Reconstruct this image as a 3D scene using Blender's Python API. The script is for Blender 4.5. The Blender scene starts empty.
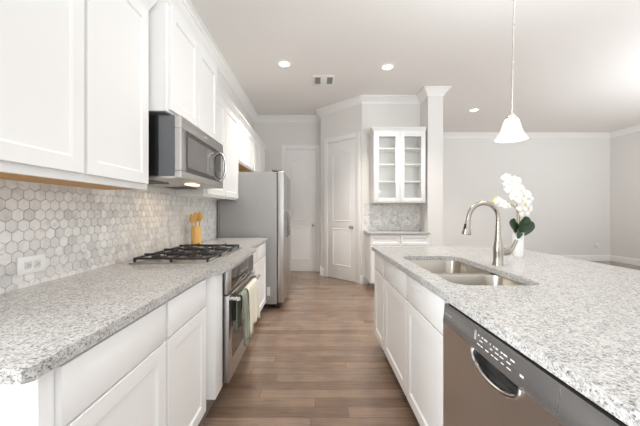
import bpy, bmesh, math, random
from mathutils import Vector, Matrix
random.seed(7)
S = bpy.context.scene
C = S.collection
PI = math.pi

# ------------------------------------------------------------------ camera
CAM_Z = 1.20
cd = bpy.data.cameras.new('camera')
cam = bpy.data.objects.new('camera', cd)
C.objects.link(cam)
cam.location = (0, 0, CAM_Z)
cam.rotation_euler = (PI / 2, 0, 0)
cd.sensor_width = 36
cd.lens = 300 / 640 * 36
cd.shift_x = 4.5 / 640
cd.shift_y = -1.5 / 640
cd.clip_start = 0.02
S.camera = cam

# ------------------------------------------------------------------ world, lights, exposure
S.view_settings.view_transform = 'Standard'
S.view_settings.look = 'None'
S.view_settings.gamma = 1
S.view_settings.use_curve_mapping = False
S.view_settings.exposure = 0.47
try:
    S.cycles.use_denoising = True
    S.cycles.max_bounces = 10
    S.cycles.diffuse_bounces = 6
    S.cycles.sample_clamp_indirect = 6
except Exception:
    pass
W = bpy.data.worlds.new('overcast_sky')
S.world = W
W.use_nodes = True
W.node_tree.nodes['Background'].inputs[0].default_value = (0.93, 0.97, 1, 1)
W.node_tree.nodes['Background'].inputs[1].default_value = 0.72


def area(name, loc, rot, sx, sy, power, col=(1, 1, 1)):
    l = bpy.data.lights.new(name, 'AREA')
    l.shape = 'RECTANGLE'
    l.size, l.size_y, l.energy, l.color = sx, sy, power, col
    o = bpy.data.objects.new(name, l)
    o.location, o.rotation_euler = loc, rot
    C.objects.link(o)
    return o


# daylight from the windows of the living room behind the camera and the glazed side of the dining room
area('daylight_behind', (1.2, -1.45, 1.7), (PI / 2, 0, 0), 4.6, 2.4, 18, (.96, .985, 1))
area('island_fill', (-3.0, -.5, 1.45), (PI / 2, 0, -1.01), 1.6, 2.0, 125, (.92, .97, 1))  # unseen lamp added to brighten the island fronts
area('daylight_dining', (7.0, 2.6, 1.6), (PI / 2, 0, PI / 2), 4.5, 2.2, 28, (.96, .985, 1))
# unseen fill lamps, aimed up and added to brighten the ceiling
area('ceiling_fill', (1.5, .9, 1.8), (PI - .30, 0, 0), .5, .5, 37, (.92, .97, 1))
area('ceiling_fill_dining', (5.6, 2.4, 1.6), (PI - .30, 0, 0), .6, .6, 80, (.92, .97, 1))  # added likewise, lifts the dining room walls and ceiling


# ------------------------------------------------------------------ materials
def new_mat(name):
    m = bpy.data.materials.new(name)
    m.use_nodes = True
    return m, m.node_tree.nodes, m.node_tree.links, m.node_tree.nodes['Principled BSDF']


def plain(name, col, rough=.5, metal=0.0, bump=0.0, bscale=200, spec=.5, emit=None):
    m, n, l, b = new_mat(name)
    b.inputs['Base Color'].default_value = (*col, 1)
    b.inputs['Roughness'].default_value = rough
    b.inputs['Metallic'].default_value = metal
    b.inputs['Specular IOR Level'].default_value = spec
    tc = n.new('ShaderNodeTexCoord')
    nz = n.new('ShaderNodeTexNoise')
    nz.inputs['Scale'].default_value = bscale
    l.new(tc.outputs['Object'], nz.inputs['Vector'])
    if bump:
        bp = n.new('ShaderNodeBump')
        bp.inputs['Strength'].default_value = bump
        bp.inputs['Distance'].default_value = .002
        l.new(nz.outputs['Fac'], bp.inputs['Height'])
        l.new(bp.outputs['Normal'], b.inputs['Normal'])
    else:
        mr = n.new('ShaderNodeMapRange')
        mr.inputs['To Min'].default_value = max(0.02, rough - .04)
        mr.inputs['To Max'].default_value = rough + .04
        l.new(nz.outputs['Fac'], mr.inputs['Value'])
        l.new(mr.outputs['Result'], b.inputs['Roughness'])
    if emit:
        b.inputs['Emission Color'].default_value = (*emit[0], 1)
        b.inputs['Emission Strength'].default_value = emit[1]
    return m


def ramp(n, stops, interp='LINEAR'):
    r = n.new('ShaderNodeValToRGB')
    r.color_ramp.interpolation = interp
    e = r.color_ramp.elements
    while len(e) < len(stops):
        e.new(.5)
    for i, (p, c) in enumerate(stops):
        e[i].position = p
        e[i].color = (*c, 1) if len(c) == 3 else c
    return r


def mixc(n, l, fac, a, b, mode='MIX'):
    x = n.new('ShaderNodeMix')
    x.data_type = 'RGBA'
    x.blend_type = mode
    if isinstance(fac, (int, float)):
        x.inputs[0].default_value = fac
    else:
        l.new(fac, x.inputs[0])
    for k, v in ((6, a), (7, b)):
        if isinstance(v, tuple):
            x.inputs[k].default_value = (*v, 1)
        else:
            l.new(v, x.inputs[k])
    return x.outputs[2]


def granite():
    m, n, l, b = new_mat('speckled_granite')
    tc = n.new('ShaderNodeTexCoord')
    v1 = n.new('ShaderNodeTexVoronoi'); v1.inputs['Scale'].default_value = 300
    v2 = n.new('ShaderNodeTexVoronoi'); v2.inputs['Scale'].default_value = 150
    nz = n.new('ShaderNodeTexNoise'); nz.inputs['Scale'].default_value = 26; nz.inputs['Detail'].default_value = 4
    wn = n.new('ShaderNodeTexNoise'); wn.inputs['Scale'].default_value = 140
    add = n.new('ShaderNodeVectorMath'); add.operation = 'MULTIPLY_ADD'
    add.inputs[1].default_value = (.006, .006, .006)
    l.new(tc.outputs['Object'], wn.inputs['Vector'])
    l.new(wn.outputs['Color'], add.inputs[0]); l.new(tc.outputs['Object'], add.inputs[2])
    for q in (v1, v2):
        l.new(add.outputs[0], q.inputs['Vector'])
    l.new(tc.outputs['Object'], nz.inputs['Vector'])
    s1 = n.new('ShaderNodeSeparateColor'); l.new(v1.outputs['Color'], s1.inputs[0])
    s2 = n.new('ShaderNodeSeparateColor'); l.new(v2.outputs['Color'], s2.inputs[0])
    c1 = ramp(n, [(0, (.20, .192, .185)), (.05, (.36, .35, .34)), (.17, (.49, .48, .467)), (.42, (.585, .573, .56)), (.75, (.65, .638, .625))], 'CONSTANT')
    c2 = ramp(n, [(0, (.50, .49, .485)), (.13, (.82, .81, .80)), (.40, (1, 1, 1))], 'CONSTANT')
    l.new(s1.outputs[0], c1.inputs[0]); l.new(s2.outputs[1], c2.inputs[0])
    big = ramp(n, [(.35, (.90, .90, .90)), (.65, (1, 1, 1))]); l.new(nz.outputs['Fac'], big.inputs[0])
    o = mixc(n, l, .75, c1.outputs[0], c2.outputs[0], 'MULTIPLY')
    o = mixc(n, l, 1.0, o, big.outputs[0], 'MULTIPLY')
    l.new(o, b.inputs['Base Color'])
    b.inputs['Roughness'].default_value = .2
    return m


def marble(name='marble_tile'):
    m, n, l, b = new_mat(name)
    tc = n.new('ShaderNodeTexCoord'); g = n.new('ShaderNodeNewGeometry')
    sh = n.new('ShaderNodeVectorMath'); sh.operation = 'MULTIPLY_ADD'
    l.new(g.outputs['Random Per Island'], sh.inputs[0]); sh.inputs[1].default_value = (40, 17, 29)
    l.new(tc.outputs['Object'], sh.inputs[2])
    nz = n.new('ShaderNodeTexNoise'); nz.inputs['Scale'].default_value = 14; nz.inputs['Detail'].default_value = 6
    nz.inputs['Distortion'].default_value = 1.4
    l.new(sh.outputs[0], nz.inputs['Vector'])
    r1 = ramp(n, [(0, (.61, .60, .59)), (.2, (.70, .688, .67)), (.6, (.775, .757, .733)), (1, (.84, .825, .80))])
    l.new(g.outputs['Random Per Island'], r1.inputs[0])
    r2 = ramp(n, [(.30, (.80, .80, .80)), (.43, (.93, .93, .93)), (.5, (1, 1, 1)), (.62, (1, 1, 1)), (.8, (.92, .91, .9))])
    l.new(nz.outputs['Fac'], r2.inputs[0])
    l.new(mixc(n, l, 1.0, r1.outputs[0], r2.outputs[0], 'MULTIPLY'), b.inputs['Base Color'])
    b.inputs['Roughness'].default_value = .3
    return m


def wood_floor():
    m, n, l, b = new_mat('hardwood_planks')
    tc = n.new('ShaderNodeTexCoord')
    br = n.new('ShaderNodeTexBrick')
    br.inputs['Scale'].default_value = 1
    br.inputs['Brick Width'].default_value = 1.15
    br.inputs['Row Height'].default_value = .092
    br.inputs['Mortar Size'].default_value = .0015
    br.inputs['Mortar Smooth'].default_value = .3
    br.inputs['Bias'].default_value = 0
    br.offset = 0; br.squash = 1
    sx = n.new('ShaderNodeSeparateXYZ'); l.new(tc.outputs['Object'], sx.inputs[0])
    def mth(op, a, b):
        q = n.new('ShaderNodeMath'); q.operation = op
        for k, v in ((0, a), (1, b)):
            if isinstance(v, (int, float)): q.inputs[k].default_value = v
            else: l.new(v, q.inputs[k])
        return q.outputs[0]
    row = mth('FLOOR', mth('DIVIDE', sx.outputs[1], .092), 0)
    wn = n.new('ShaderNodeTexWhiteNoise'); wn.noise_dimensions = '1D'; l.new(row, wn.inputs['W'])
    cx = n.new('ShaderNodeCombineXYZ')
    l.new(mth('ADD', sx.outputs[0], mth('MULTIPLY', wn.outputs['Value'], 1.15)), cx.inputs[0]); l.new(sx.outputs[1], cx.inputs[1])
    br.inputs['Color1'].default_value = (0, 0, 0, 1)
    br.inputs['Color2'].default_value = (1, 1, 1, 1)
    br.inputs['Mortar'].default_value = (.5, .5, .5, 1)
    l.new(cx.outputs[0], br.inputs['Vector'])
    tone = ramp(n, [(0, (.205, .138, .098)), (.35, (.245, .171, .124)), (.7, (.280, .199, .146)), (1, (.330, .240, .178))])
    l.new(br.outputs['Color'], tone.inputs[0])
    mp = n.new('ShaderNodeMapping'); mp.inputs['Scale'].default_value = (2.6, 52, 1)
    l.new(tc.outputs['Object'], mp.inputs['Vector'])
    off = n.new('ShaderNodeVectorMath'); off.operation = 'MULTIPLY_ADD'; off.inputs[1].default_value = (9, 5, 3)
    l.new(br.outputs['Color'], off.inputs[0]); l.new(mp.outputs[0], off.inputs[2])
    nz = n.new('ShaderNodeTexNoise'); nz.inputs['Scale'].default_value = 1.5; nz.inputs['Detail'].default_value = 6
    nz.inputs['Distortion'].default_value = .6
    l.new(off.outputs[0], nz.inputs['Vector'])
    gr = ramp(n, [(.30, (.60, .57, .55)), (.45, (.93, .92, .92)), (.70, (1.06, 1.04, 1.02))])
    l.new(nz.outputs['Fac'], gr.inputs[0])
    pn = n.new('ShaderNodeTexNoise'); pn.inputs['Scale'].default_value = 5; l.new(tc.outputs['Object'], pn.inputs['Vector'])
    pr = ramp(n, [(.35, (.84, .84, .85)), (.65, (1.08, 1.06, 1.04))]); l.new(pn.outputs['Fac'], pr.inputs[0])
    o = mixc(n, l, 1, tone.outputs[0], gr.outputs[0], 'MULTIPLY')
    o = mixc(n, l, 1, o, pr.outputs[0], 'MULTIPLY')
    o = mixc(n, l, br.outputs['Fac'], o, (.09, .062, .046))
    l.new(o, b.inputs['Base Color'])
    b.inputs['Roughness'].default_value = .19
    b.inputs['Specular IOR Level'].default_value = .65
    bp = n.new('ShaderNodeBump'); bp.inputs['Strength'].default_value = .12; bp.inputs['Distance'].default_value = .001
    l.new(nz.outputs['Fac'], bp.inputs['Height']); l.new(bp.outputs[0], b.inputs['Normal'])
    return m


def steel(name, col, rough=.3, stretch=(2, 2, 300), metal=1.0):
    m, n, l, b = new_mat(name)
    tc = n.new('ShaderNodeTexCoord'); mp = n.new('ShaderNodeMapping')
    mp.inputs['Scale'].default_value = stretch
    l.new(tc.outputs['Object'], mp.inputs['Vector'])
    nz = n.new('ShaderNodeTexNoise'); nz.inputs['Scale'].default_value = 1; nz.inputs['Detail'].default_value = 3
    l.new(mp.outputs[0], nz.inputs['Vector'])
    mr = n.new('ShaderNodeMapRange'); mr.inputs['To Min'].default_value = rough - .06; mr.inputs['To Max'].default_value = rough + .08
    l.new(nz.outputs['Fac'], mr.inputs['Value']); l.new(mr.outputs[0], b.inputs['Roughness'])
    b.inputs['Base Color'].default_value = (*col, 1)
    b.inputs['Metallic'].default_value = metal
    return m


def thin_glass():
    m, n, l, b = new_mat('clear_glass')
    n.remove(b)
    t = n.new('ShaderNodeBsdfTransparent'); t.inputs[0].default_value = (.995, .997, .995, 1)
    g = n.new('ShaderNodeBsdfGlossy'); g.inputs['Roughness'].default_value = .03
    f = n.new('ShaderNodeValue'); f.outputs[0].default_value = .05
    x = n.new('ShaderNodeMixShader')
    l.new(f.outputs[0], x.inputs[0]); l.new(t.outputs[0], x.inputs[1]); l.new(g.outputs[0], x.inputs[2])
    l.new(x.outputs[0], n['Material Output'].inputs[0])
    return m


def bamboo():
    m, n, l, b = new_mat('bamboo')
    tc = n.new('ShaderNodeTexCoord'); mp = n.new('ShaderNodeMapping'); mp.inputs['Scale'].default_value = (60, 60, 6)
    nz = n.new('ShaderNodeTexNoise'); nz.inputs['Scale'].default_value = 2
    l.new(tc.outputs['Object'], mp.inputs[0]); l.new(mp.outputs[0], nz.inputs['Vector'])
    r = ramp(n, [(.3, (.72, .40, .12)), (.7, (.88, .56, .20))]); l.new(nz.outputs['Fac'], r.inputs[0])
    l.new(r.outputs[0], b.inputs['Base Color']); b.inputs['Roughness'].default_value = .45
    return m


def towel_mat(name, a, c):
    m, n, l, b = new_mat(name)
    tc = n.new('ShaderNodeTexCoord')
    w = n.new('ShaderNodeTexWave'); w.inputs['Scale'].default_value = 26; w.bands_direction = 'Y'
    nz = n.new('ShaderNodeTexNoise'); nz.inputs['Scale'].default_value = 400
    l.new(tc.outputs['Object'], w.inputs[0]); l.new(tc.outputs['Object'], nz.inputs['Vector'])
    r = ramp(n, [(.45, a), (.75, c)]); l.new(w.outputs['Fac'], r.inputs[0])
    l.new(r.outputs[0], b.inputs['Base Color']); b.inputs['Roughness'].default_value = .9
    bp = n.new('ShaderNodeBump'); bp.inputs['Strength'].default_value = .4; bp.inputs['Distance'].default_value = .002
    l.new(nz.outputs['Fac'], bp.inputs['Height']); l.new(bp.outputs[0], b.inputs['Normal'])
    return m


M = {
    'wall': plain('wall_paint', (.785, .768, .745), .85, bump=.15, bscale=350, spec=.2),
    'ceil': plain('ceiling_paint', (.83, .812, .79), .9, bump=.15, bscale=300, spec=.15),
    'trim': plain('trim_paint', (.87, .862, .85), .4),
    'cab': plain('cabinet_paint', (.85, .843, .832), .38),
    'cabin': plain('cabinet_interior', (.90, .89, .87), .5),
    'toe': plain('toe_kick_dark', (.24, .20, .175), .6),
    'rawwood': plain('raw_plywood', (.60, .33, .12), .6),
    'granite': granite(), 'marble': marble(), 'floor': wood_floor(),
    'grout': plain('grout', (.74, .725, .705), .8),
    'steel': steel('brushed_steel', (.56, .545, .53), .3),
    'steel_h': steel('brushed_steel_door', (.64, .62, .605), .29, (2, 2, 2)),
    'sinksteel': steel('sink_steel', (.46, .415, .36), .30, (9, 4, 4)),
    'nickel': steel('brushed_nickel', (.40, .365, .32), .26, (20, 20, 3)),
    'chrome': plain('polished_steel', (.80, .79, .78), .12, 1.0),
    'fridgeside': plain('grey_enamel', (.40, .39, .385), .42, .2, bump=.2, bscale=900),
    'console': plain('console_grey', (.25, .243, .24), .24, .7),
    'black': plain('black_gloss', (.012, .012, .013), .18),
    'micside': plain('microwave_side', (.12, .125, .135), .25),
    'iron': plain('cast_iron', (.018, .017, .017), .5, bump=.3, bscale=500),
    'darkglass': plain('dark_glass', (.035, .03, .028), .06, spec=.8),
    'micglass': plain('microwave_glass', (.20, .185, .18), .12, .3, spec=.8),
    'plastic': plain('white_plastic', (.86, .85, .84), .35),
    'slot': plain('socket_dark', (.10, .095, .09), .5),
    'ivory': plain('socket_ivory', (.70, .69, .67), .4),  # plain pale tone of the receptacles and microwave badge
    'mark': plain('printed_mark', (.75, .75, .74), .5),
    'vent': plain('vent_louver', (.18, .165, .15), .6),
    'glass': thin_glass(), 'bamboo': bamboo(),
    'cream': towel_mat('cream_towel', (.76, .72, .58), (.84, .81, .69)),
    'sage': towel_mat('sage_towel', (.20, .225, .175), (.38, .395, .33)),
    'petal': plain('orchid_petal', (.80, .795, .77), .55),
    'lip': plain('orchid_lip', (.80, .62, .22), .5),
    'leaf': plain('orchid_leaf', (.018, .045, .014), .35),
    'stem': plain('orchid_stem', (.42, .36, .10), .5),
    'vase': plain('white_ceramic', (.84, .83, .81), .18),
    'shade': plain('frosted_glass', (.80, .76, .69), .45, emit=((1, .92, .80), .12)),
    'lamp': plain('lamp_disc', (.9, .9, .88), .4, emit=((1, .95, .87), 5)),
    'warm': plain('hood_lamp', (.9, .8, .6), .4, emit=((1, .78, .5), 2.2)),
    'satin': steel('satin_knob', (.62, .58, .53), .25, (40, 40, 40)),
}


# ------------------------------------------------------------------ mesh helpers
class MB:
    def __init__(self):
        self.bm = bmesh.new()

    def box(self, x0, x1, y0, y1, z0, z1, bev=0.0, seg=2):
        mt = Matrix.Translation(((x0 + x1) / 2, (y0 + y1) / 2, (z0 + z1) / 2)) @ Matrix.Diagonal((abs(x1 - x0), abs(y1 - y0), abs(z1 - z0), 1))
        g = bmesh.ops.create_cube(self.bm, size=1, matrix=mt)
        if bev:
            es = list({e for v in g['verts'] for e in v.link_edges})
            bmesh.ops.bevel(self.bm, geom=es, offset=bev, segments=seg, affect='EDGES', profile=.5)
        return self

    def prism(self, pts, z0, z1, bev=0.0):
        """vertical prism over a 2-D outline"""
        bm = self.bm
        vs = [bm.verts.new((x, y, z0)) for x, y in pts]
        f = bm.faces.new(vs)
        r = bmesh.ops.extrude_face_region(bm, geom=[f])
        up = [v for v in r['geom'] if isinstance(v, bmesh.types.BMVert)]
        bmesh.ops.translate(bm, vec=(0, 0, z1 - z0), verts=up)
        if bev:
            su = set(up)
            es = [e for e in {e for v in up for e in v.link_edges} if e.verts[0] in su and e.verts[1] in su]
            bmesh.ops.bevel(bm, geom=es, offset=bev, segments=2, affect='EDGES')
        return self

    def slab(self, pts, v0, v1):
        """prism of an outline drawn in (x,z), thick along y from v0 to v1"""
        bm = self.bm
        a = [bm.verts.new((x, v0, z)) for x, z in pts]
        b = [bm.verts.new((x, v1, z)) for x, z in pts]
        bm.faces.new(a); bm.faces.new(b[::-1])
        n = len(pts)
        for i in range(n):
            bm.faces.new((a[i], b[i], b[(i + 1) % n], a[(i + 1) % n]))
        return self

    def loft(self, rings, cap0=True, cap1=True, closed=True):
        bm = self.bm
        R = [[bm.verts.new(p) for p in r] for r in rings]
        n = len(rings[0])
        for a, b in zip(R, R[1:]):
            for i in range(n if closed else n - 1):
                j = (i + 1) % n
                try:
                    bm.faces.new((a[i], a[j], b[j], b[i]))
                except ValueError:
                    pass
        if cap0: bm.faces.new(R[0][::-1])
        if cap1: bm.faces.new(R[-1])
        return self

    def lathe(self, prof, c=(0, 0, 0), axis='Z', n=28, cap0=True, cap1=True):
        rings = []
        for r, h in prof:
            ring = []
            for k in range(n):
                a = 2 * PI * k / n
                p, q = r * math.cos(a), r * math.sin(a)
                if axis == 'Z': v = (p, q, h)
                elif axis == 'X': v = (h, p, q)
                else: v = (q, h, p)
                ring.append((c[0] + v[0], c[1] + v[1], c[2] + v[2]))
            rings.append(ring)
        return self.loft(rings, cap0, cap1)

    def tube(self, pts, r, n=12, cap=True):
        pts = [Vector(p) for p in pts]
        rs = r if isinstance(r, (list, tuple)) else [r] * len(pts)
        rings, prev = [], None
        for i, p in enumerate(pts):
            d = (pts[min(i + 1, len(pts) - 1)] - pts[max(i - 1, 0)]).normalized()
            if prev is None:
                up = Vector((0, 0, 1)) if abs(d.z) < .9 else Vector((0, 1, 0))
                u = d.cross(up).normalized()
            else:
                u = (prev - d * prev.dot(d)).normalized()
            prev = u
            w = d.cross(u)
            rings.append([p + (u * math.cos(2 * PI * k / n) + w * math.sin(2 * PI * k / n)) * rs[i] for k in range(n)])
        return self.loft(rings, cap, cap)

    def flip(self):
        bmesh.ops.reverse_faces(self.bm, faces=self.bm.faces[:])
        return self

    def move(self, v):
        bmesh.ops.translate(self.bm, vec=v, verts=self.bm.verts[:])
        return self

    def build(self, name, mat, parent=None, loc=None, recalc=True, smooth=True, matrix=None):
        bm = self.bm
        if matrix is not None:
            bmesh.ops.transform(bm, matrix=matrix, verts=bm.verts[:])
        if loc is not None:
            bmesh.ops.translate(bm, vec=-Vector(loc), verts=bm.verts[:])
        if recalc:
            bmesh.ops.recalc_face_normals(bm, faces=bm.faces[:])
        me = bpy.data.meshes.new(name)
        bm.to_mesh(me); bm.free()
        if smooth:
            for p in me.polygons: p.use_smooth = True
            me.set_sharp_from_angle(angle=.62)
        me.materials.append(M[mat] if isinstance(mat, str) else mat)
        o = bpy.data.objects.new(name, me)
        C.objects.link(o)
        if parent is not None:
            o.parent = parent
        elif loc is not None:
            o.location = loc
        return o


def tag(o, label, cat, group=None):
    o['label'] = label; o['category'] = cat
    if group: o['group'] = group
    return o


def thing(name, label, cat, loc=(0, 0, 0), rz=0, group=None):
    o = bpy.data.objects.new(name, None)
    o.empty_display_size = .05
    o.location = loc; o.rotation_euler = (0, 0, rz)
    C.objects.link(o)
    return tag(o, label, cat, group)


def struct(o):
    o['kind'] = 'structure'
    return o


def spline(pts, n=8):
    """Catmull-Rom through the points"""
    P = [Vector(p) for p in pts]
    P = [2 * P[0] - P[1]] + P + [2 * P[-1] - P[-2]]
    out = []
    for i in range(1, len(P) - 2):
        for k in range(n):
            t = k / n
            a, b, c, d = P[i - 1:i + 3]
            out.append(.5 * ((2 * b) + (c - a) * t + (2 * a - 5 * b + 4 * c - d) * t * t + (3 * b - a - 3 * c + d) * t ** 3))
    out.append(P[-2])
    return out


def rrect(x0, x1, y0, y1, r, n=6):
    out = []
    for cx, cy, a0 in ((x1 - r, y1 - r, 0), (x0 + r, y1 - r, PI / 2), (x0 + r, y0 + r, PI), (x1 - r, y0 + r, 1.5 * PI)):
        for k in range(n + 1):
            a = a0 + PI / 2 * k / n
            out.append((cx + r * math.cos(a), cy + r * math.sin(a)))
    return out


# ------------------------------------------------------------------ the setting
CEIL = 3.10
LX, BY = -1.22, 6.0            # left wall, back wall
CT, CB = .884, .854            # counter top and underside
ROOM = [(LX, .585), (LX, BY), (.10, BY), (.10, 5.65), (.772, 4.98), (1.74, 4.98), (1.74, 4.64), (1.972, 4.64), (1.972, 7.3), (7.17, 7.3), (7.17, 4.9)]

struct(MB().box(-3.2, 7.4, -1.6, 7.5, -.1, 0).build('floor', 'floor'))
struct(MB().box(-3.2, 7.4, -1.6, 7.5, CEIL, CEIL + .1).build('ceiling', 'ceil'))
struct(MB().box(LX - .15, LX, .585, BY + .15, 0, CEIL).build('wall_left', 'wall'))
struct(MB().box(LX, .10, BY, BY + .15, 0, CEIL).build('wall_back', 'wall'))
struct(MB().prism([(.10, 6.15), (.10, 5.65), (.772, 4.98), (.772, 6.15)], 0, CEIL).build('wall_pantry', 'wall'))
struct(MB().box(.772, 1.74, 4.98, 5.12, 0, CEIL).build('wall_niche', 'wall'))
struct(MB().box(1.74, 1.972, 4.64, 7.3, 0, CEIL).build('wall_column', 'wall'))
struct(MB().box(1.74, 7.17, 7.3, 7.45, 0, CEIL).build('wall_dining', 'wall'))
struct(MB().box(7.17, 7.32, 4.9, 7.45, 0, CEIL).build('wall_right', 'wall'))


def sweep(path, prof, name, mat='trim'):
    """prof: list of (distance from wall into the room, z); the room lies to the right of the path"""
    P = [Vector((x, y)) for x, y in path]
    rings = []
    for i, p in enumerate(P):
        ds = []
        if i > 0: ds.append((P[i] - P[i - 1]).normalized())
        if i < len(P) - 1: ds.append((P[i + 1] - P[i]).normalized())
        ns = [Vector((d.y, -d.x)) for d in ds]
        m = sum(ns, Vector((0, 0))).normalized()
        k = 1 / max(.3, m.dot(ns[0]))
        rings.append([(p.x + m.x * k * o, p.y + m.y * k * o, z) for o, z in prof])
    return struct(MB().loft(rings, True, True).build(name, mat))


crown = [(0, CEIL), (0, CEIL - .115), (.012, CEIL - .115), (.016, CEIL - .095), (.03, CEIL - .075), (.058, CEIL - .045), (.075, CEIL - .022), (.09, CEIL - .018), (.09, CEIL)]
sweep(ROOM, crown, 'trim_1')
base = [(0, 0), (.016, 0), (.016, .115), (.010, .135), (0, .14)]
sweep([(LX, 4.75), (LX, BY), (-.695, BY)], base, 'baseboard_left')
sweep([(.085, BY), (.10, BY), (.10, 5.65), (.19, 5.56)], base, 'baseboard_pantry')
sweep([(.735, 5.017), (.772, 4.98), (.80, 4.98)], base, 'baseboard_niche')
sweep([(1.74, 4.66), (1.74, 4.64), (1.972, 4.64), (1.972, 7.3), (7.17, 7.3), (7.17, 4.9)], base, 'baseboard_dining')


def clip_poly(poly, x0, x1, y0, y1):
    def cut(ps, f):
        out = []
        for i in range(len(ps)):
            a, b = ps[i - 1], ps[i]
            fa, fb = f(a), f(b)
            if (fa >= 0) != (fb >= 0):
                t = fa / (fa - fb)
                out.append((a[0] + (b[0] - a[0]) * t, a[1] + (b[1] - a[1]) * t))
            if fb >= 0: out.append(b)
        return out
    for f in (lambda p: p[0] - x0, lambda p: x1 - p[0], lambda p: p[1] - y0, lambda p: y1 - p[1]):
        poly = cut(poly, f)
        if len(poly) < 3: return []
    return poly


def hex_tiles(w, h, s, holes=()):
    """hexagon tiles filling 0..w by 0..h, faces towards -y, back at y=0"""
    mb = MB()
    wd, row = s * math.sqrt(3), 1.5 * s
    j = 0
    while j * row - s < h:
        i = 0
        while i * wd - wd < w:
            cx, cy = i * wd + (wd / 2 if j % 2 else 0), j * row
            rings = []
            for inset, d in ((.0012, 0), (.0012, .0048), (.0026, .006)):
                q = s - inset * 1.155
                pl = [(cx + q * math.sin(PI / 3 * k), cy + q * math.cos(PI / 3 * k)) for k in range(6)]
                pl = clip_poly(pl, 0, w, 0, h)
                rings.append([(x, -d, y) for x, y in pl])
            if len(rings[0]) >= 3 and len({len(r) for r in rings}) == 1:
                mb.loft(rings, False, True)
            i += 1
        j += 1
    return mb


RL = Matrix.Translation((LX, .60, CT)) @ Matrix.Rotation(PI / 2, 4, 'Z')
bs = struct(MB().box(0, 3.06, -.003, 0, 0, .47).build('backsplash', 'grout', matrix=RL))
hx = hex_tiles(3.06, .47, .0287)
hx.move((0, -.003, 0)); hx.build('tiles', 'marble', parent=bs, matrix=RL, smooth=False)
RN = Matrix.Translation((.80, 4.98, CT))
bs2 = struct(MB().box(0, .94, -.003, 0, 0, .45).build('backsplash', 'grout', matrix=RN))
hx = hex_tiles(.94, .45, .0287)
hx.move((0, -.003, 0)); hx.build('tiles', 'marble', parent=bs2, matrix=RN, smooth=False)


def panel_door(name, w, h, loc, rz, knob_u):
    """two-panel door with arched upper panel: x across, front towards -y"""
    root = struct(bpy.data.objects.new(name, None)); C.objects.link(root)
    root.location, root.rotation_euler = loc, (0, 0, rz)
    MB().box(0, w, -.012, -.001, .012, h, .002).build('door_leaf', 'trim', root)
    st = .115

    def outline(k, lower):
        a, b = st + k, w - st - k
        if lower:
            return [(a, .24 + k), (b, .24 + k), (b, .90 - k), (a, .90 - k)]
        z0, zs, rise = 1.02 + k, h - .25 - k, .095
        pts = [(a, z0), (b, z0), (b, zs)]
        for q in range(1, 16):
            t = q / 16
            x = b + (a - b) * t
            pts.append((x, zs + rise * (.5 - .5 * math.cos(2 * PI * t)) ** .8))
        pts.append((a, zs))
        return pts
    mb = MB()
    for low in (True, False):
        o0, o1, o2, o3 = (outline(k, low) for k in (0, .012, .022, .045))
        mb.loft([[(x, -.012, z) for x, z in o0], [(x, -.019, z) for x, z in o1], [(x, -.0125, z) for x, z in o2], [(x, -.017, z) for x, z in o3]], False, True)
    mb.build('panel_moulding', 'trim', root)
    cs = MB()
    cw = .085
    for x0, x1, z0, z1 in ((-cw - .004, -.004, 0, h + cw + .004), (w + .004, w + cw + .004, 0, h + cw + .004), (-.004, w + .004, h + .004, h + cw + .004)):
        cs.box(x0, x1, -.024, 0, z0, z1, .005)
    cs.build('casing', 'trim', root)
    kb = MB().lathe([(.028, -.012), (.028, -.02), (.011, -.024), (.011, -.045), (.024, -.052), (.03, -.064), (.026, -.076), (.012, -.081)], (knob_u, 0, .93), 'Y')
    kb.build('door_knob', 'satin', root)
    return root


panel_door('door_1', .61, 2.44, (-.595, BY, 0), 0, .55)
panel_door('door_2', .64, 2.44, (.236, 5.513, 0), -PI / 4, .565)

# a light switch size outlet helper (plate in x,z; front towards -y)
def outlet(label, loc, rz, wide=True, group=None):
    t = thing('outlet', label, 'outlet', loc, rz, group)
    a, b = (.0625, .037) if wide else (.037, .0575)
    MB().box(-a, a, -.007, 0, -b, b, .0025).build('cover_plate', 'plastic', t)
    for s in (-1, 1):
        cx, cz = (s * .021, 0) if wide else (0, s * .021)
        rc = MB().box(cx - .014, cx + .014, -.0085, -.006, cz - .015, cz + .015, .003)
        rc = rc.build('receptacle', 'ivory', t)
        sl = MB()
        for q in (-.005, .005):
            if wide: sl.box(cx - .005, cx + .004, -.0089, -.008, q - .001, q + .001)
            else: sl.box(q - .001, q + .001, -.0089, -.008, cz - .004, cz + .005)
        sl.lathe([(.0022, -.0089), (.0022, -.008)], (cx + .0085, 0, 0) if wide else (0, 0, cz - .0085), 'Y', 10)
        sl.build('slots', 'slot', rc)
    return t


outlet('white horizontal outlet plate on the hex tile beside the gas cooktop counter end', (LX + .0095, 1.276, .975), PI / 2)
outlet('white outlet plate under the glass cabinet, on the side by the pantry door', (1.02, 4.970, 1.01), 0)
outlet('white outlet plate under the glass cabinet, on the side by the column', (1.50, 4.970, 1.01), 0)
outlet('small white upright outlet low on the dining room wall near its corner', (6.85, 7.299, .36), 0, False)


# ------------------------------------------------------------------ cabinets
def shaker(mb, u0, u1, z0, z1, v=-.019, rail=.058, rec=.008):
    """frame and recessed panel; front face at y=v, back at y=-.001"""
    o = [(u0, z0), (u1, z0), (u1, z1), (u0, z1)]
    def ring(k, y): return [(u0 + k, y, z0 + k), (u1 - k, y, z0 + k), (u1 - k, y, z1 - k), (u0 + k, y, z1 - k)]
    mb.loft([ring(0, -.001), ring(0, v + .002), ring(.002, v), ring(rail, v), ring(rail + .002, v + .003), ring(rail + .009, v + rec), ], True, True)
    return mb


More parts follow.
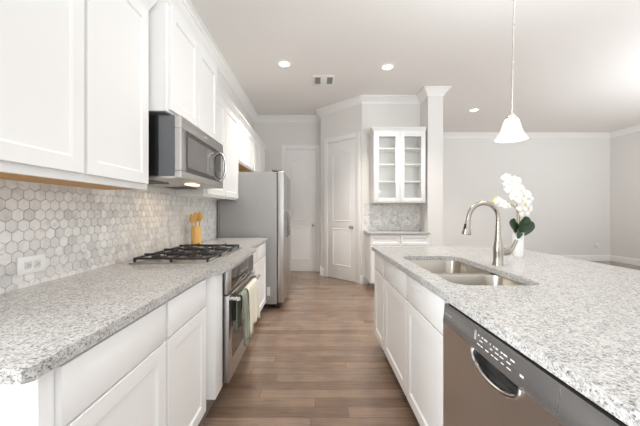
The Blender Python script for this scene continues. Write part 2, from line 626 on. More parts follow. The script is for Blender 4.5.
def cabinet(name, label, loc, rz, w, d, z0, z1, fronts, toe=0, crown=None, under=None, group=None, flare=(0, 0), top=True):
    """front plane at y=0 facing -y, width 0..w, depth 0..d"""
    t = thing(name, label, 'cabinet', loc, rz, group)
    th = .018
    mb = MB()
    mb.box(0, th, .019, d, z0, z1)
    mb.box(w - th, w, .019, d, z0, z1)
    mb.box(th, w - th, d - .01, d, z0, z1)
    mb.box(th, w - th, .019, d - .01, z0 + .012, z0 + .012 + th)
    if top:
        mb.box(th, w - th, .019, d - .01, z1 - th, z1)
    glass = any(f[4] == 'glass' for f in fronts)
    if not glass:
        mb.box(0, w, 0, .019, z0, z1, .0015)
    else:
        mb.box(0, .035, 0, .019, z0, z1); mb.box(w - .035, w, 0, .019, z0, z1)
        mb.box(.035, w - .035, 0, .019, z0, z0 + .03); mb.box(.035, w - .035, 0, .019, z1 - .03, z1)
        mb.box(w / 2 - .025, w / 2 + .025, 0, .019, z0 + .03, z1 - .03)
    mb.build('carcass', 'cab', t)
    if under:
        MB().box(th, w - th, .02, d - .001, z0 + .001, z0 + .011).build('underside', under, t)
    if toe:
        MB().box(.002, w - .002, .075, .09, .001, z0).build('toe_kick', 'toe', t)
    for u0, u1, a, b, kind in fronts:
        if kind == 'door':
            shaker(MB(), u0, u1, a, b).build('door', 'cab', t)
        elif kind == 'drawer':
            MB().box(u0, u1, -.019, -.001, a, b, .003).build('drawer_front', 'cab', t)
        elif kind == 'panelled_drawer':
            shaker(MB(), u0, u1, a, b, rail=.035).build('drawer_front', 'cab', t)
        elif kind == 'glass':
            m = MB()
            r = .062
            m.box(u0, u0 + r, -.019, -.001, a, b, .002); m.box(u1 - r, u1, -.019, -.001, a, b, .002)
            m.box(u0 + r, u1 - r, -.019, -.001, a, a + r, .002); m.box(u0 + r, u1 - r, -.019, -.001, b - r, b, .002)
            dr = m.build('door', 'cab', t)
            MB().box(u0 + r - .004, u1 - r + .004, -.011, -.008, a + r - .004, b - r + .004).build('glass_pane', 'glass', dr)
    if crown:
        h, p = crown
        fl, fr = flare
        def ring(k, z): return [(-k * fl, -k, z), (w + k * fr, -k, z), (w + k * fr, d, z), (-k * fl, d, z)]
        MB().loft([ring(.0, z1), ring(.006, z1), ring(.008, z1 + h * .2), ring(p * .45, z1 + h * .45), ring(p * .85, z1 + h * .75), ring(p * .88, z1 + h * .8), ring(p, z1 + h * .82), ring(p, z1 + h)]).build('crown_moulding', 'cab', t)
    return t


Q = PI / 2
FX = -.61            # face frame plane of the left base run
DTOP, DBOT = .838, .692
# left base run
cabinet('base_cabinet', 'white base cabinet under the counter end, nearest the outlet plate', (FX, .66, 0), Q, .535, .60, .105, CB - .002,
        [(.04, .527, DBOT, DTOP, 'drawer'), (.04, .527, .122, DBOT - .007, 'door')], toe=1, top=False, group='white base cabinets of the cooktop run')
cabinet('base_cabinet', 'white drawer and door base cabinet next to the built-in oven, on the camera side', (FX, 1.197, 0), Q, .448, .60, .105, CB - .002,
        [(.008, .425, DBOT, DTOP, 'drawer'), (.008, .425, .122, DBOT - .007, 'door')], toe=1, top=False, group='white base cabinets of the cooktop run')
cabinet('base_cabinet', 'white drawer and door base cabinet between the built-in oven and the refrigerator', (FX, 2.625, 0), Q, .97, .60, .105, CB - .002,
        [(.025, .475, DBOT, DTOP, 'drawer'), (.495, .945, DBOT, DTOP, 'drawer'), (.025, .475, .122, DBOT - .007, 'door'), (.495, .945, .122, DBOT - .007, 'door')], toe=1, top=False, group='white base cabinets of the cooktop run')
# oven housing that stands forward of the run
t = thing('oven_cabinet', 'white cabinet housing the built-in oven, standing forward of the base run', 'cabinet', (-.55, 1.648, 0), Q)
mb = MB()
mb.box(0, .125, 0, .64, .165, CB - .002, .002)
mb.box(.915, .972, 0, .64, .165, CB - .002, .002)
mb.box(.125, .915, .62, .64, .165, CB - .002)
mb.build('carcass', 'cab', t)
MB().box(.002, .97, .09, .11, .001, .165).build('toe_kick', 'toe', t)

# left counter with the bump-out
out = [(LX + .001, .60), (-.588, .60), (-.575, .612), (-.575, 1.632), (-.515, 1.642), (-.515, 2.60), (-.575, 2.63), (-.575, 3.625), (LX + .001, 3.625)]
tag(MB().prism(out, CB, CT, .003).build('countertop', 'granite', loc=(-.9, 2.1, CB)), 'long speckled grey granite countertop carrying the gas cooktop', 'countertop')

# upper cabinets
UX = -.964
UB, UT = 1.335, 2.335
cabinet('wall_cabinet', 'white two door wall cabinet hanging over the counter end beside the microwave', (UX, .70, 0), Q, 1.02, .252, UB - .012, UT,
        [(.03, .528, UB + .02, UT - .012, 'door'), (.546, 1.0, UB + .02, UT - .012, 'door')], crown=(.085, .06), under='rawwood', group='white wall cabinets')
cabinet('wall_cabinet', 'tall deep white two door wall cabinet directly above the microwave', (-.864, 1.738, 0), Q, .86, .352, 1.785, 2.42,
        [(.02, .424, 1.797, 2.408, 'door'), (.436, .84, 1.797, 2.408, 'door')], crown=(.085, .052), group='white wall cabinets', flare=(0, 1))
cabinet('wall_cabinet', 'white wall cabinet with pale underside between the microwave and the refrigerator', (UX, 2.603, 0), Q, 1.10, .252, UB, UT,
        [(.02, .545, UB + .02, UT - .012, 'door'), (.557, 1.08, UB + .02, UT - .012, 'door')], crown=(.07, .05), group='white wall cabinets')
cabinet('wall_cabinet', 'short white two door wall cabinet directly over the refrigerator', (UX, 3.712, 0), Q, .95, .252, 1.82, UT,
        [(.03, .468, 1.835, UT - .012, 'door'), (.482, .92, 1.835, UT - .012, 'door')], crown=(.07, .05), under='rawwood', group='white wall cabinets')
cabinet('wall_cabinet', 'short white wall cabinet past the refrigerator, next to the back wall', (UX, 4.67, 0), Q, .98, .252, 1.82, UT,
        [(.03, .48, 1.835, UT - .012, 'door'), (.50, .95, 1.835, UT - .012, 'door')], crown=(.07, .05), under='rawwood', group='white wall cabinets')

# island cabinets (front towards -x; local x runs towards the camera)
IX = .543
cabinet('base_cabinet', 'narrow white island cabinet at the end of the island facing the pantry', (IX, 2.685, 0), -Q, .38, .59, .115, CB - .002,
        [(.02, .365, DBOT, DTOP, 'drawer'), (.02, .365, .125, DBOT - .007, 'door')], toe=1, top=False, group='white island cabinets')
cabinet('base_cabinet', 'wide white two door sink cabinet in the island next to the dishwasher', (IX, 2.303, 0), -Q, 1.09, .59, .115, CB - .002,
        [(.012, .555, DBOT, DTOP, 'drawer'), (.57, 1.078, DBOT, DTOP, 'drawer'), (.012, .555, .125, DBOT - .007, 'door'), (.57, 1.078, .125, DBOT - .007, 'door')], toe=1, top=False, group='white island cabinets')
struct(MB().box(1.14, 1.28, .40, 2.69, 0, CB - .001).box(.56, 1.14, .40, .452, 0, CB - .001).build('wall_island', 'cab'))

# hutch in the niche
cabinet('base_cabinet', 'white base cabinet in the niche under the glass door cabinet', (.83, 4.55, 0), 0, .90, .425, .105, CB - .002,
        [(.01, .445, DBOT, DTOP, 'panelled_drawer'), (.455, .89, DBOT, DTOP, 'panelled_drawer'), (.01, .445, .122, DBOT - .01, 'door'), (.455, .89, .122, DBOT - .01, 'door')], toe=1, top=False)
tag(MB().box(.80, 1.734, 4.515, 4.970, CB, CT, .003).build('countertop', 'granite', loc=(1.26, 4.74, CB)), 'short granite countertop on the niche cabinet under the glass doors', 'countertop')
g = cabinet('glass_cabinet', 'white wall cabinet with two glass doors in the niche', (.905, 4.66, 0), 0, .805, .315, 1.335, 2.44,
            [(.012, .396, 1.35, 2.425, 'glass'), (.409, .793, 1.35, 2.425, 'glass')], crown=(.065, .045), flare=(1, 0))
for z in (1.66, 1.93, 2.18):
    MB().box(.02, .785, .03, .30, z, z + .016).build('shelf', 'cabin', g)


# ------------------------------------------------------------------ island counter and sink
SX0, SX1, SY0, SY1 = .604, .995, 1.285, 2.14
bm = bmesh.new()
outer = rrect(.505, 1.74, .35, 2.724, .02, 3)
inner = rrect(SX0, SX1, SY0, SY1, .075, 8)
es = []
for loop in (outer, inner):
    vs = [bm.verts.new((x, y, CB)) for x, y in loop]
    es += [bm.edges.new((vs[i], vs[(i + 1) % len(vs)])) for i in range(len(vs))]
bmesh.ops.triangle_fill(bm, edges=es, use_beauty=True)
r = bmesh.ops.extrude_face_region(bm, geom=bm.faces[:])
bmesh.ops.translate(bm, vec=(0, 0, CT - CB), verts=[v for v in r['geom'] if isinstance(v, bmesh.types.BMVert)])
rim = [e for e in bm.edges if all(abs(v.co.z - CT) < 1e-5 for v in e.verts) and len(e.link_faces) == 2 and abs(e.link_faces[0].normal.dot(e.link_faces[1].normal)) < .5]
bm.normal_update()
rim = [e for e in bm.edges if all(abs(v.co.z - CT) < 1e-5 for v in e.verts) and len(e.link_faces) == 2 and abs(e.link_faces[0].normal.dot(e.link_faces[1].normal)) < .5]
bmesh.ops.bevel(bm, geom=rim, offset=.003, segments=2, affect='EDGES')
ic = MB(); ic.bm.free(); ic.bm = bm
tag(ic.build('countertop', 'granite', loc=(1.12, 1.54, CB)), 'wide speckled granite countertop of the kitchen island around the sink', 'countertop')

snk = thing('sink', 'stainless steel double bowl sink set under the island counter', 'sink', (.80, 1.71, .66))
DIV = 1.665


def bowl(y0, y1, depth):
    x0, x1 = SX0 - .004, SX1 + .004
    zt = CB - .001
    rings = []
    def R(k, z, r): return [(x, y, z) for x, y in rrect(x0 + k, x1 - k, y0 + k, y1 - k, r, 8)]
    rings.append(R(-.018, zt - .003, .09)); rings.append(R(-.018, zt, .09)); rings.append(R(0, zt, .075)); rings.append(R(.002, zt - .006, .073))
    rings.append(R(.012, zt - depth + .04, .065)); rings.append(R(.02, zt - depth + .015, .06)); rings.append(R(.045, zt - depth, .045)); rings.append(R(.12, zt - depth - .004, .03))
    m = MB().loft(rings, False, True)
    o = m.build('bowl', 'sinksteel', snk, loc=(.80, 1.71, .66), recalc=False)
    cx, cy = (x0 + x1) / 2, (y0 + y1) / 2
    MB().lathe([(.042, zt - depth - .001), (.042, zt - depth - .003 + .004), (.034, zt - depth + .002), (.028, zt - depth - .002), (.004, zt - depth - .002)], (cx, cy, 0)).build('drain', 'chrome', o, loc=(.80, 1.71, .66))


bowl(SY0 - .004, DIV - .018, .19)
bowl(DIV + .018, SY1 + .004, .17)
MB().box(SX0 + .02, SX1 - .02, DIV - .0175, DIV + .0175, CB - .02, CB - .004, .007, 3).build('divider', 'sinksteel', snk, loc=(.80, 1.71, .66))

# faucet
FXY = (1.083, 1.775)
fc = thing('faucet', 'brushed nickel gooseneck pull-down faucet behind the sink', 'faucet', (*FXY, CT))
MB().lathe([(.033, 0), (.033, .006), (.030, .012), (.0275, .05), (.0285, .075), (.029, .095), (.026, .115), (.0205, .15), (.017, .20), (.0155, .235)], (0, 0, 0)).build('body', 'nickel', fc)
arc = [(0, 0, .232)]
for k in range(0, 13):
    a = PI * k / 13 * 1.0
    arc.append((-.088 + .088 * math.cos(a), 0, .278 + .088 * math.sin(a)))
arc += [(-.180, 0, .262)]
MB().tube(arc, .0135, 16).build('spout', 'nickel', fc)
sp = MB().tube([(-.178, 0, .268), (-.181, 0, .25), (-.185, 0, .225), (-.190, 0, .19), (-.192, 0, .178)], [.0145, .016, .019, .026, .024], 18).build('spray_head', 'nickel', fc)
MB().tube([(-.2035, -.012, .243), (-.208, -.014, .214)], .0055, 8).build('spray_button', 'black', sp)
MB().lathe([(.010, 0), (.021, .004), (.022, .05), (.019, .058), (.006, .062)], (.006, 0, .078), 'X').build('handle_hub', 'nickel', fc)
MB().tube(spline([(.050, 0, .076), (.068, 0, .080), (.083, 0, .100), (.096, 0, .125), (.108, 0, .150)], 5), [.013] * 4 + [.0115] * 4 + [.0105] * 5 + [.0098] * 6 + [.009, .007], 12).build('lever', 'nickel', fc)

# ------------------------------------------------------------------ potted orchid
ox, oy = 1.415, 2.095
oc = thing('potted_orchid', 'white orchid with green leaves in a white vase on the island behind the faucet', 'potted plant', (ox, oy, CT))
MB().lathe([(.028, .001), (.031, .006), (.033, .06), (.034, .12), (.037, .165), (.0375, .17), (.034, .17), (.031, .12), (.029, .04), (.004, .035)], (0, 0, 0)).build('vase', 'vase', oc)
MB().lathe([(.0295, .130), (.028, .145), (.004, .15)], (0, 0, 0)).build('moss', 'leaf', oc)


def leaf(path, wd, name='leaf'):
    P = spline(path, 6)
    n = len(P)
    rings = []
    for i, p in enumerate(P):
        t = i / (n - 1)
        w = wd * (math.sin(PI * min(1, .12 + .88 * t)) ** .6 if t < .999 else .03) + .001
        d = (P[min(i + 1, n - 1)] - P[max(i - 1, 0)]).normalized()
        s = d.cross(Vector((0, -1, .35))).normalized()
        nn = s.cross(d).normalized()
        row = [p + s * w * q + nn * (abs(q) ** 1.5) * w * .35 for q in (-1, -.6, 0, .6, 1)]
        rings.append(row + [v + nn * .0022 for v in row[::-1]])
    MB().loft(rings).build(name, 'leaf', oc)


leaf([(0, 0, .15), (-.03, -.012, .20), (-.055, -.02, .235), (-.048, -.03, .27)], .030)
leaf([(.004, -.004, .15), (.015, -.02, .20), (.03, -.028, .25), (.036, -.03, .285)], .036)
leaf([(.004, -.006, .155), (.028, -.024, .185), (.058, -.034, .215), (.066, -.038, .25)], .030)
leaf([(-.002, -.006, .155), (-.012, -.03, .175), (-.025, -.045, .165), (-.04, -.055, .13)], .024)
stem_main = spline([(0, 0, .14), (-.006, 0, .25), (-.012, -.004, .34), (-.02, -.008, .44), (-.05, -.012, .525), (-.085, -.014, .56), (-.108, -.016, .565), (-.122, -.016, .54)], 6)
MB().tube(stem_main, .0036, 8).build('stem', 'stem', oc)
stem_b = spline([(.004, 0, .14), (.012, 0, .25), (-.012, -.006, .33), (-.07, -.01, .375), (-.13, -.012, .40), (-.165, -.012, .398)], 6)
MB().tube(stem_b, .0032, 8).build('stem', 'stem', oc)
MB().tube(spline([(.008, .006, .14), (.014, .004, .28), (.024, -.004, .36), (.05, -.01, .385)], 6), .003, 8).build('stem', 'stem', oc)


def flower(c, face, size):
    c = Vector(c)
    f = Vector(face).normalized()
    u = f.cross(Vector((0, 0, 1))).normalized(); w = u.cross(f)
    mb = MB()
    for ang, ln, wd, back in ((PI / 2, 1, .36, .05), (PI * 1.19, .92, .34, .05), (PI * 1.81, .92, .34, .05), (.10, 1.02, .62, 0), (PI - .10, 1.02, .62, 0)):
        d = u * math.cos(ang) + w * math.sin(ang); sd = f.cross(d)
        rings = []
        for k in range(7):
            t = k / 6
            hw = wd * size * (math.sin(PI * min(.97, .10 + .87 * t)) ** .75)
            cen = c + d * (ln * size * t) + f * (size * (.22 * math.sin(PI * t) - back - .25 * t * t))
            row = [cen + sd * hw * q - f * (abs(q) ** 2) * size * .10 for q in (-1, -.5, 0, .5, 1)]
            rings.append(row + [v - f * .0014 for v in row[::-1]])
        mb.loft(rings)
    fl = mb.build('flower', 'petal', oc)
    l = MB().tube([c + f * size * .02, c + f * size * .25 - w * size * .12, c + f * size * .40 - w * size * .34], [size * .06, size * .10, size * .04], 8)
    l.build('lip', 'lip', fl)


random.seed(11)
for c, s in (((-.088, -.03, .522), .034), ((-.056, -.03, .505), .040), ((-.02, -.034, .50), .043), ((-.056, -.036, .452), .043), ((.008, -.036, .452), .046),
             ((-.026, -.045, .410), .044), ((.045, -.036, .418), .046), ((.05, -.045, .362), .044), ((.014, -.05, .385), .040), ((.078, -.03, .335), .042), ((.075, -.03, .385), .042), ((.055, -.035, .30), .036), ((-.04, -.028, .475), .036), ((.018, -.03, .425), .040), ((.03, -.04, .335), .036), ((-.075, -.03, .485), .034),
             ((-.118, -.03, .362), .034), ((-.150, -.028, .376), .032), ((-.085, -.032, .350), .034)):
    c = (c[0] * .85 - .022, c[1], .30 + (c[2] - .30) * 1.12)
    flower(c, (random.uniform(-.5, .2), -1, random.uniform(-.2, .35)), s)
for i, (x, z) in enumerate(((-.165, .398), (-.15, .408), (-.176, .385))):
    MB().lathe([(.002, -.012), (.009, -.006), (.010, .004), (.006, .012), (.001, .016)], (x, -.012, z), 'Z', 12).build('bud', 'lip', oc)

# ------------------------------------------------------------------ dishwasher
dw = thing('dishwasher', 'stainless steel dishwasher with grey control strip in the island', 'dishwasher', (IX, 1.208, 0), -Q)
DW = .75
MB().box(.004, DW - .004, .01, .56, .10, CB - .01).build('tub', 'micside', dw)
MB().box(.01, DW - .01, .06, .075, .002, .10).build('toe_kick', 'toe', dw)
MB().box(.003, DW - .003, -.010, .01, .834, CB - .003).build('gap_shade', 'black', dw)  # black strip painting the shade in the gap below the counter
# steel door with a pocket cut for the handle
pk = [(.345 + .115 * math.cos(a), .757 - .052 * math.sin(a) ** .8 if math.sin(a) > 0 else .757) for a in [PI * k / 20 for k in range(21)]]
door = [(.003, .115), (DW - .003, .115), (DW - .003, .757)] + [p for p in pk] + [(.003, .757)]
dd = MB().slab(door, -.030, .008).build('door_panel', 'steel_h', dw)
MB().slab([(.23, .695), (.46, .695), (.46, .757), (.23, .757)], -.004, .007).build('pocket', 'black', dd)
lip = [(x, -.030 - .006 * math.sin(PI * i / 20), z) for i, (x, z) in enumerate(pk)]
MB().tube(lip, .0075, 10).build('handle', 'chrome', dd)
cn = MB().loft([[(u, y, z) for y, z in ((.008, .757), (-.030, .757), (-.031, .762), (-.024, .826), (-.020, .832), (.008, .832))] for u in (.003, DW - .003)]).build('control_panel', 'console', dw)


def console_mark(parent, u, z, w, h):
    y = -.031 + (z - .762) / (.826 - .762) * .007 - .0006
    return (u, y, z, w, h)


mk = MB()
random.seed(3)
for row, z0 in ((0, .806), (1, .794), (2, .780)):
    u = .255
    while u < .43:
        w = random.choice((.004, .007, .011, .016))
        y = -.031 + (z0 - .762) / .064 * .007
        if not (row == 1 and random.random() < .45):
            mk.box(u, u + w, y - .0008, y + .001, z0, z0 + (.004 if row == 0 else .0028))
        u += w + random.choice((.004, .006, .014))
for q in range(5):
    z0 = .790 + q * .006
    mk.box(.235, .245, -.031 + (z0 - .762) / .064 * .007 - .0008, -.026, z0, z0 + .0025)
mk.box(.452, .466, -.0285, -.0268, .785, .791)
mk.build('display_print', 'mark', cn)
MB().loft([[(u, y, z) for y, z in ((.0, .759), (-.0305, .759), (-.0316, .762), (-.0246, .826), (.0, .826))] for u in (.572, .5735)]).build('seam_shade_strip', 'steel', cn)  # here an actual seam in the console
mk2 = MB()
for q in range(8):
    z0 = .795; u = .018 + q * .007
    mk2.box(u, u + .005, -.031 + (z0 - .762) / .064 * .007 - .0006, -.026, z0, z0 + .006)
mk2.build('badge', 'fridgeside', cn)

# ------------------------------------------------------------------ cooktop
CX0, CX1, CY0, CY1 = -1.125, -.63, 1.80, 2.58
ct = thing('gas_cooktop', 'stainless gas cooktop with black iron grates set on the counter', 'cooktop', ((CX0 + CX1) / 2, (CY0 + CY1) / 2, CT))
OC = ct.location.copy()
MB().box(CX0, CX1, CY0, CY1, CT + .0005, CT + .009, .004).build('tray', 'steel', ct, loc=OC)
n3 = 3
gw = (CY1 - CY0 - .03) / n3
zg = CT + .036
for k in range(n3):
    y0 = CY0 + .015 + k * gw + .003; y1 = y0 + gw - .006
    x0, x1 = CX0 + .02, CX1 - .02
    m = MB()
    b = .006
    for yy in (y0 + b, y1 - b): m.box(x0, x1, yy - b, yy + b, zg - .012, zg, .002)
    for xx in (x0 + b, x1 - b): m.box(xx - b, xx + b, y0, y1, zg - .012, zg, .002)
    xm = (x0 + x1) / 2; ym = (y0 + y1) / 2
    m.box(xm - b, xm + b, y0, y1, zg - .012, zg, .002)
    for cx in ((x0 + xm) / 2, (xm + x1) / 2):
        for s in (-1, 1):
            m.box(cx - .005, cx + .005, min(ym + s * .028, (y0 if s < 0 else y1)), max(ym + s * .028, (y0 if s < 0 else y1)), zg - .006, zg + .010, .002)
            xe = x0 if (cx < xm and s < 0) else xm if cx < xm else (xm if s < 0 else x1)
            m.box(min(cx + s * .028, xe), max(cx + s * .028, xe), ym - .005, ym + .005, zg - .006, zg + .010, .002)
    for xx in (x0 + b, xm, x1 - b):
        for yy in (y0 + b, y1 - b): m.box(xx - .006, xx + .006, yy - .006, yy + .006, CT + .009, zg - .01)
    m.build('grate', 'iron', ct, loc=OC)
    for cx in ((x0 + xm) / 2, (xm + x1) / 2):
        if k == 1 and cx > xm: continue
        bb = MB().lathe([(.045, CT + .009), (.043, CT + .016), (.034, CT + .019)], (cx, ym, 0)).build('burner', 'sinksteel', ct, loc=OC)
        MB().lathe([(.032, CT + .019), (.033, CT + .025), (.024, CT + .028)], (cx, ym, 0)).build('burner_cap', 'iron', bb, loc=OC)
for q in range(4):
    MB().lathe([(.016, CT + .009), (.016, CT + .013), (.012, CT + .015), (.0115, CT + .028), (.009, CT + .029)], (CX1 - .055 - .045 * 0, CY0 + .31 + q * .055, 0), 'Z', 16).build('knob', 'satin', ct, loc=OC)

# utensil holder and wooden utensils
UXY = (-1.112, 2.80)
cr = tag(MB().lathe([(.044, 0), (.046, .004), (.046, .172), (.044, .176), (.040, .176), (.039, .02), (.004, .018)], (0, 0, 0), n=32).build('utensil_holder', 'bamboo'), 'round bamboo utensil holder on the counter behind the cooktop', 'utensil holder')
cr.location = (*UXY, CT + .0005)
for i, (dx, dy, lx, ly, kind) in enumerate(((-.018, -.010, -.034, -.013, 'spoon'), (.003, -.020, .004, -.032, 'turner'), (.020, .000, .036, -.004, 'spoon'), (-.010, .016, -.013, .028, 'turner'), (.012, .016, .019, .025, 'spoon'))):
    labels = ['wooden spoon leaning furthest toward the wall tile in the bamboo holder', 'flat wooden turner standing upright at the front of the bamboo holder',
              'wooden spoon leaning furthest out over the counter in the bamboo holder', 'flat wooden turner at the back of the bamboo holder', 'wooden spoon in the middle of the bamboo holder']
    b0 = Vector((UXY[0] + dx, UXY[1] + dy, CT + .024)); b1 = Vector((UXY[0] + lx, UXY[1] + ly, CT + .215 + .012 * (i % 3)))
    b1.x = max(b1.x, LX + .05)
    d = (b1 - b0).normalized()
    m = MB().tube([b0, b1], .0055, 8)
    s = d.cross(Vector((0, 1, 0))).normalized(); nn = d.cross(s)
    rings = []
    for k in range(8):
        tt = k / 7
        if kind == 'spoon': hw = .006 + .019 * math.sin(PI * (.1 + .85 * tt)) ** .8
        else: hw = .007 + .013 * min(1, tt * 2.2)
        p = b1 + d * (.085 * tt - .006)
        if k == 7: hw *= .7
        cup = .008 * math.sin(PI * tt) if kind == 'spoon' else 0
        rings.append([p + s * hw * q + nn * (yy + cup * (1 - q * q)) for q, yy in ((-1, 0), (-.5, -.003), (0, -.004), (.5, -.003), (1, 0), (.5, .002), (0, .001), (-.5, .002))])
    m.loft(rings)
    tag(m.build('wooden_' + kind, 'bamboo', loc=b0), labels[i], 'utensil', 'wooden utensils in the holder')

# ------------------------------------------------------------------ built-in oven
ov = thing('oven', 'stainless built-in oven with dark glass door beneath the cooktop counter', 'oven', (-.55, 1.785, .17), Q)
OW, OZ1 = .766, .845
MB().box(.006, OW - .006, .003, .60, .002, OZ1 - .17 - .003).build('housing', 'micside', ov)
zz = .17
pn = MB().box(.014, OW, -.022, .002, .700 - zz, OZ1 - zz, .003).build('control_panel', 'steel', ov)
MB().box(.10, OW - .02, -.0245, -.02, .715 - zz, .833 - zz, .002).build('display_glass', 'darkglass', pn)
mk = MB()
for q in range(9):
    mk.box(.30 + q * .028, .314 + q * .028, -.0255, -.024, .765 - zz + (.012 if q % 2 else 0), .770 - zz + (.012 if q % 2 else 0))
mk.build('display_print', 'mark', pn)
dm = MB()
dm.box(.014, .085, -.030, .002, 0, .692 - zz, .003); dm.box(OW - .075, OW, -.030, .002, 0, .692 - zz, .003)
dm.box(.075, OW - .075, -.030, .002, 0, .115, .003); dm.box(.075, OW - .075, -.030, .002, .60 - zz, .692 - zz, .003)
od = dm.build('door', 'steel', ov)
MB().box(.073, OW - .073, -.029, .0, .113, .602 - zz).build('window', 'darkglass', od)
MB().tube([(.05, -.078, .665 - zz), (OW - .05, -.078, .665 - zz)], .0125, 14).build('handle', 'chrome', od)
for u in (.065, OW - .065): MB().box(u - .012, u + .012, -.078, -.028, .655 - zz, .675 - zz, .003).build('handle_bracket', 'chrome', od)
MB().lathe([(.011, -.030), (.011, -.0325), (.009, -.033)], (OW * .5, 0, .058), 'Y', 20).build('badge', 'chrome', od)


def towel(label, mat, y0, y1, zb_front, zb_back, seed):
    """cloth over the oven handle: handle axis at x=-.472, z=.665"""
    hx, hz, R = -.472, .665, .0165
    ny = 22
    prof = [(hx + R + .004, zb_front + (hz - zb_front) * t / 14, 1 - t / 14) for t in range(14)]
    for k in range(9):
        a = PI * k / 8
        prof.append((hx + R * math.cos(a), hz + R * math.sin(a), 0))
    prof += [(hx - R - .002, hz - (hz - zb_back) * t / 10, .35 * t / 10) for t in range(1, 11)]
    bm = bmesh.new()
    rows = []
    for x, z, am in prof:
        row = []
        for j in range(ny + 1):
            f = j / ny
            yy = y0 + (y1 - y0) * f
            yy = (y0 + y1) / 2 + (yy - (y0 + y1) / 2) * (1 - .10 * (1 - am))
            rip = am * (.009 * math.sin(f * PI * 4 + seed) + .005 * math.sin(f * PI * 9 + seed * 2 + z * 9))
            dz = -.012 * math.sin(f * PI * 2.2 + seed) * am
            row.append(bm.verts.new((x + (rip + .009 * am if x > hx else -rip * .25), yy, z + dz)))
        rows.append(row)
    for a, b in zip(rows, rows[1:]):
        for j in range(ny):
            bm.faces.new((a[j], a[j + 1], b[j + 1], b[j]))
    m = MB(); m.bm.free(); m.bm = bm
    o = m.build('dish_towel', mat, loc=(hx, (y0 + y1) / 2, zb_front))
    sm = o.modifiers.new('cloth', 'SOLIDIFY'); sm.thickness = .003; sm.offset = 1
    tag(o, label, 'towel', 'dish towels on the oven handle')


towel('cream dish towel hanging over the oven handle, wider of the two', 'cream', 2.01, 2.34, .385, .46, .7)
towel('sage green dish towel hanging over the oven handle beside the cream towel', 'sage', 1.86, 1.995, .37, .45, 2.1)

# ------------------------------------------------------------------ microwave
mw = thing('microwave', 'stainless over-the-range microwave with dark sides above the cooktop', 'microwave', (-.79, 1.768, 1.38), Q)
MWW, MWH = .80, .39
MB().box(0, MWW, .043, .422, .03, MWH, .003).build('body', 'micside', mw)
MB().box(-.0015, .001, .135, .421, .03, MWH - .001).build('side_panel', 'black', mw)
md = MB()
md.box(.0, MWW, 0, .042, .018, .062, .004); md.box(0, MWW, 0, .042, MWH - .075, MWH - .003, .004)
md.box(0, .065, 0, .042, .062, MWH - .075, .004); md.box(MWW - .05, MWW, 0, .042, .062, MWH - .075, .004)
mdo = md.build('door', 'steel', mw)
MB().box(.06, MWW - .045, .004, .04, .057, MWH - .07).build('window', 'darkglass', mdo)
MB().box(.095, MWW - .215, .0025, .006, .092, MWH - .105, .001).build('window_mesh', 'micglass', mdo)
hpts = spline([(MWW - .085, .004, .075), (MWW - .085, -.03, .105), (MWW - .085, -.046, .19), (MWW - .085, -.03, .275), (MWW - .085, .004, .305)], 6)
MB().tube(hpts, .0105, 12).build('handle', 'chrome', mdo)
MB().box(MWW * .46, MWW * .54, -.0012, .002, MWH - .042, MWH - .034).build('badge', 'ivory', mdo)
un = MB().loft([[(.004, .004, .018), (MWW - .004, .004, .018), (MWW - .004, .41, .006), (.004, .41, .006)], [(.004, .004, .032), (MWW - .004, .004, .032), (MWW - .004, .41, .032), (.004, .41, .032)]]).build('underside', 'steel', mw)
MB().box(.34, .46, .07, .13, .008, .0155, .002).build('lamp_lens', 'warm', un)
for u in (.06, .54):
    m = MB()
    for k in range(9):
        m.box(u, u + .20, .20 + k * .02, .21 + k * .02, .004, .013)
    m.build('vent_grille', 'vent', un)
area('cooktop_lamp', (-.93, 2.17, 1.375), (0, 0, 0), .18, .12, .7, (1, .74, .48))

# ------------------------------------------------------------------ refrigerator
fr = thing('refrigerator', 'grey sided stainless refrigerator at the end of the counter', 'refrigerator', (-.39, 3.685, 0), Q)
FWD, FT = .965, 1.695
MB().box(0, FWD, .085, .815, .06, FT - .01, .006).build('body', 'fridgeside', fr)
for u0, u1, hu in ((.001, .40, .30), (.406, FWD - .001, .50)):
    dr = MB().box(u0, u1, 0, .078, .075, FT, .012, 3).build('door', 'steel', fr)
    hp = [(hu, .004, .87), (hu, -.018, .88), (hu, -.024, .93), (hu, -.024, 1.13), (hu, -.018, 1.18), (hu, .004, 1.19)]
    MB().tube(spline(hp, 4), .011, 10).build('handle', 'console', dr)
for u in (.06, FWD - .06):
    MB().box(u - .05, u + .05, .03, .15, FT + .001, FT + .022, .004).build('hinge_cover', 'console', fr)
MB().box(.01, FWD - .01, .05, .08, .012, .07, .004).build('base_grille', 'black', fr)
for u in (.05, FWD - .05):
    for v in (.12, .75): MB().lathe([(.022, .001), (.022, .06)], (u, v, 0), 'Z', 14).build('foot', 'black', fr)
MB().box(-.0015, .001, .165, .208, .165, .275).build('sticker', 'plastic', fr)
MB().box(-.0025, 0, .788, .795, .93, FT - .2).build('seam_shade_strip', 'console', fr)  # dark strip painting the shadow where the fridge side meets the tile

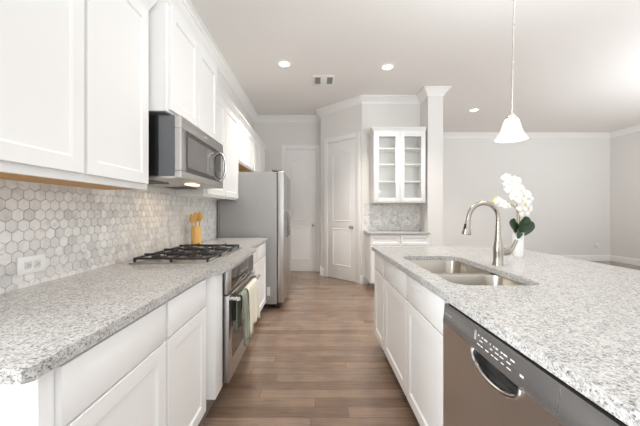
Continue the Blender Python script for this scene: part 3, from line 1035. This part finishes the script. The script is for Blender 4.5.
# ------------------------------------------------------------------ ceiling fixtures
def downlight(label, x, y, power=85):
    t = thing('recessed_light', label, 'ceiling light', (x, y, CEIL), 0, 'recessed ceiling lights')
    MB().lathe([(.088, -.001), (.088, -.005), (.082, -.009), (.066, -.006), (.064, -.001)], (0, 0, 0), n=36, cap0=False, cap1=False).build('trim_ring', 'trim', t)
    MB().lathe([(.065, -.0015), (.062, -.0035), (.02, -.0045)], (0, 0, 0), n=36).build('lens', 'lamp', t)
    l = bpy.data.lights.new('downlight', 'SPOT')
    l.energy, l.color, l.spot_size, l.spot_blend, l.shadow_soft_size = power, (1, .93, .84), 1.9, .8, .06
    o = bpy.data.objects.new('downlight', l); C.objects.link(o)
    o.parent = t; o.location = (0, 0, -.03)


downlight('lit round recessed ceiling light nearest the upper wall cabinets', -.40, 3.86, 88)
downlight('lit round recessed ceiling light between the vent and the column', .947, 3.945, 100)
downlight('lit round recessed ceiling light over the dining room past the column', 2.967, 5.616)

downlight('added unseen recessed ceiling light over the aisle between oven and dishwasher', .10, 1.80, 37)  # extra lamp out of view, added to brighten aisle and island fronts

vt = thing('ceiling_vent', 'white ceiling vent with two dark louvered openings', 'vent', (.115, 4.34, CEIL))
MB().box(-.155, .155, -.17, .17, -.008, -.001, .003).build('cover_plate', 'trim', vt)
for cx in (-.084, .090):
    m = MB().box(cx - .04, cx + .04, -.105, .105, -.0095, -.007)
    lv = m.build('louver_panel', 'vent', vt)
    m = MB()
    for k in range(7): m.box(cx - .038, cx + .038, -.094 + k * .03, -.085 + k * .03, -.012, -.009)
    m.build('slats', 'fridgeside', lv)

# pendant (hangs a touch out of plumb)
PXY = (1.15, 1.765)
pd = thing('pendant_lamp', 'white glass bell pendant lamp hanging on a thin rod over the island', 'pendant lamp', (*PXY, 1.625))
pd.rotation_euler = (0, math.radians(1.3), 0)
MB().lathe([(.083, 0), (.074, .016), (.062, .034), (.052, .062), (.045, .090), (.038, .112), (.026, .124), (.024, .122), (.036, .108), (.043, .088), (.050, .060), (.060, .033), (.072, .015)], (0, 0, 0), n=40, cap0=False, cap1=False).build('lamp_shade', 'shade', pd)
MB().lathe([(.030, .119), (.030, .126), (.022, .140), (.010, .150), (.007, .165)], (0, 0, 0), n=24).build('socket_cap', 'satin', pd)
MB().tube([(0, 0, .16), (0, 0, CEIL - 1.625 - .02)], .0045, 10).build('rod', 'satin', pd)
MB().lathe([(.06, CEIL - 1.625 - .0), (.06, CEIL - 1.625 - .012), (.045, CEIL - 1.625 - .024), (.008, CEIL - 1.625 - .03)], (0, 0, 0), n=28).build('canopy', 'satin', pd)
MB().lathe([(.012, .11), (.016, .085), (.024, .06), (.022, .045), (.008, .035)], (0, 0, 0), n=20).build('bulb', 'lamp', pd)
l = bpy.data.lights.new('pendant_bulb', 'POINT')
l.energy, l.color, l.shadow_soft_size = 1.6, (1, .9, .76), .03
o = bpy.data.objects.new('pendant_bulb', l); C.objects.link(o); o.parent = pd; o.location = (0, 0, .0)
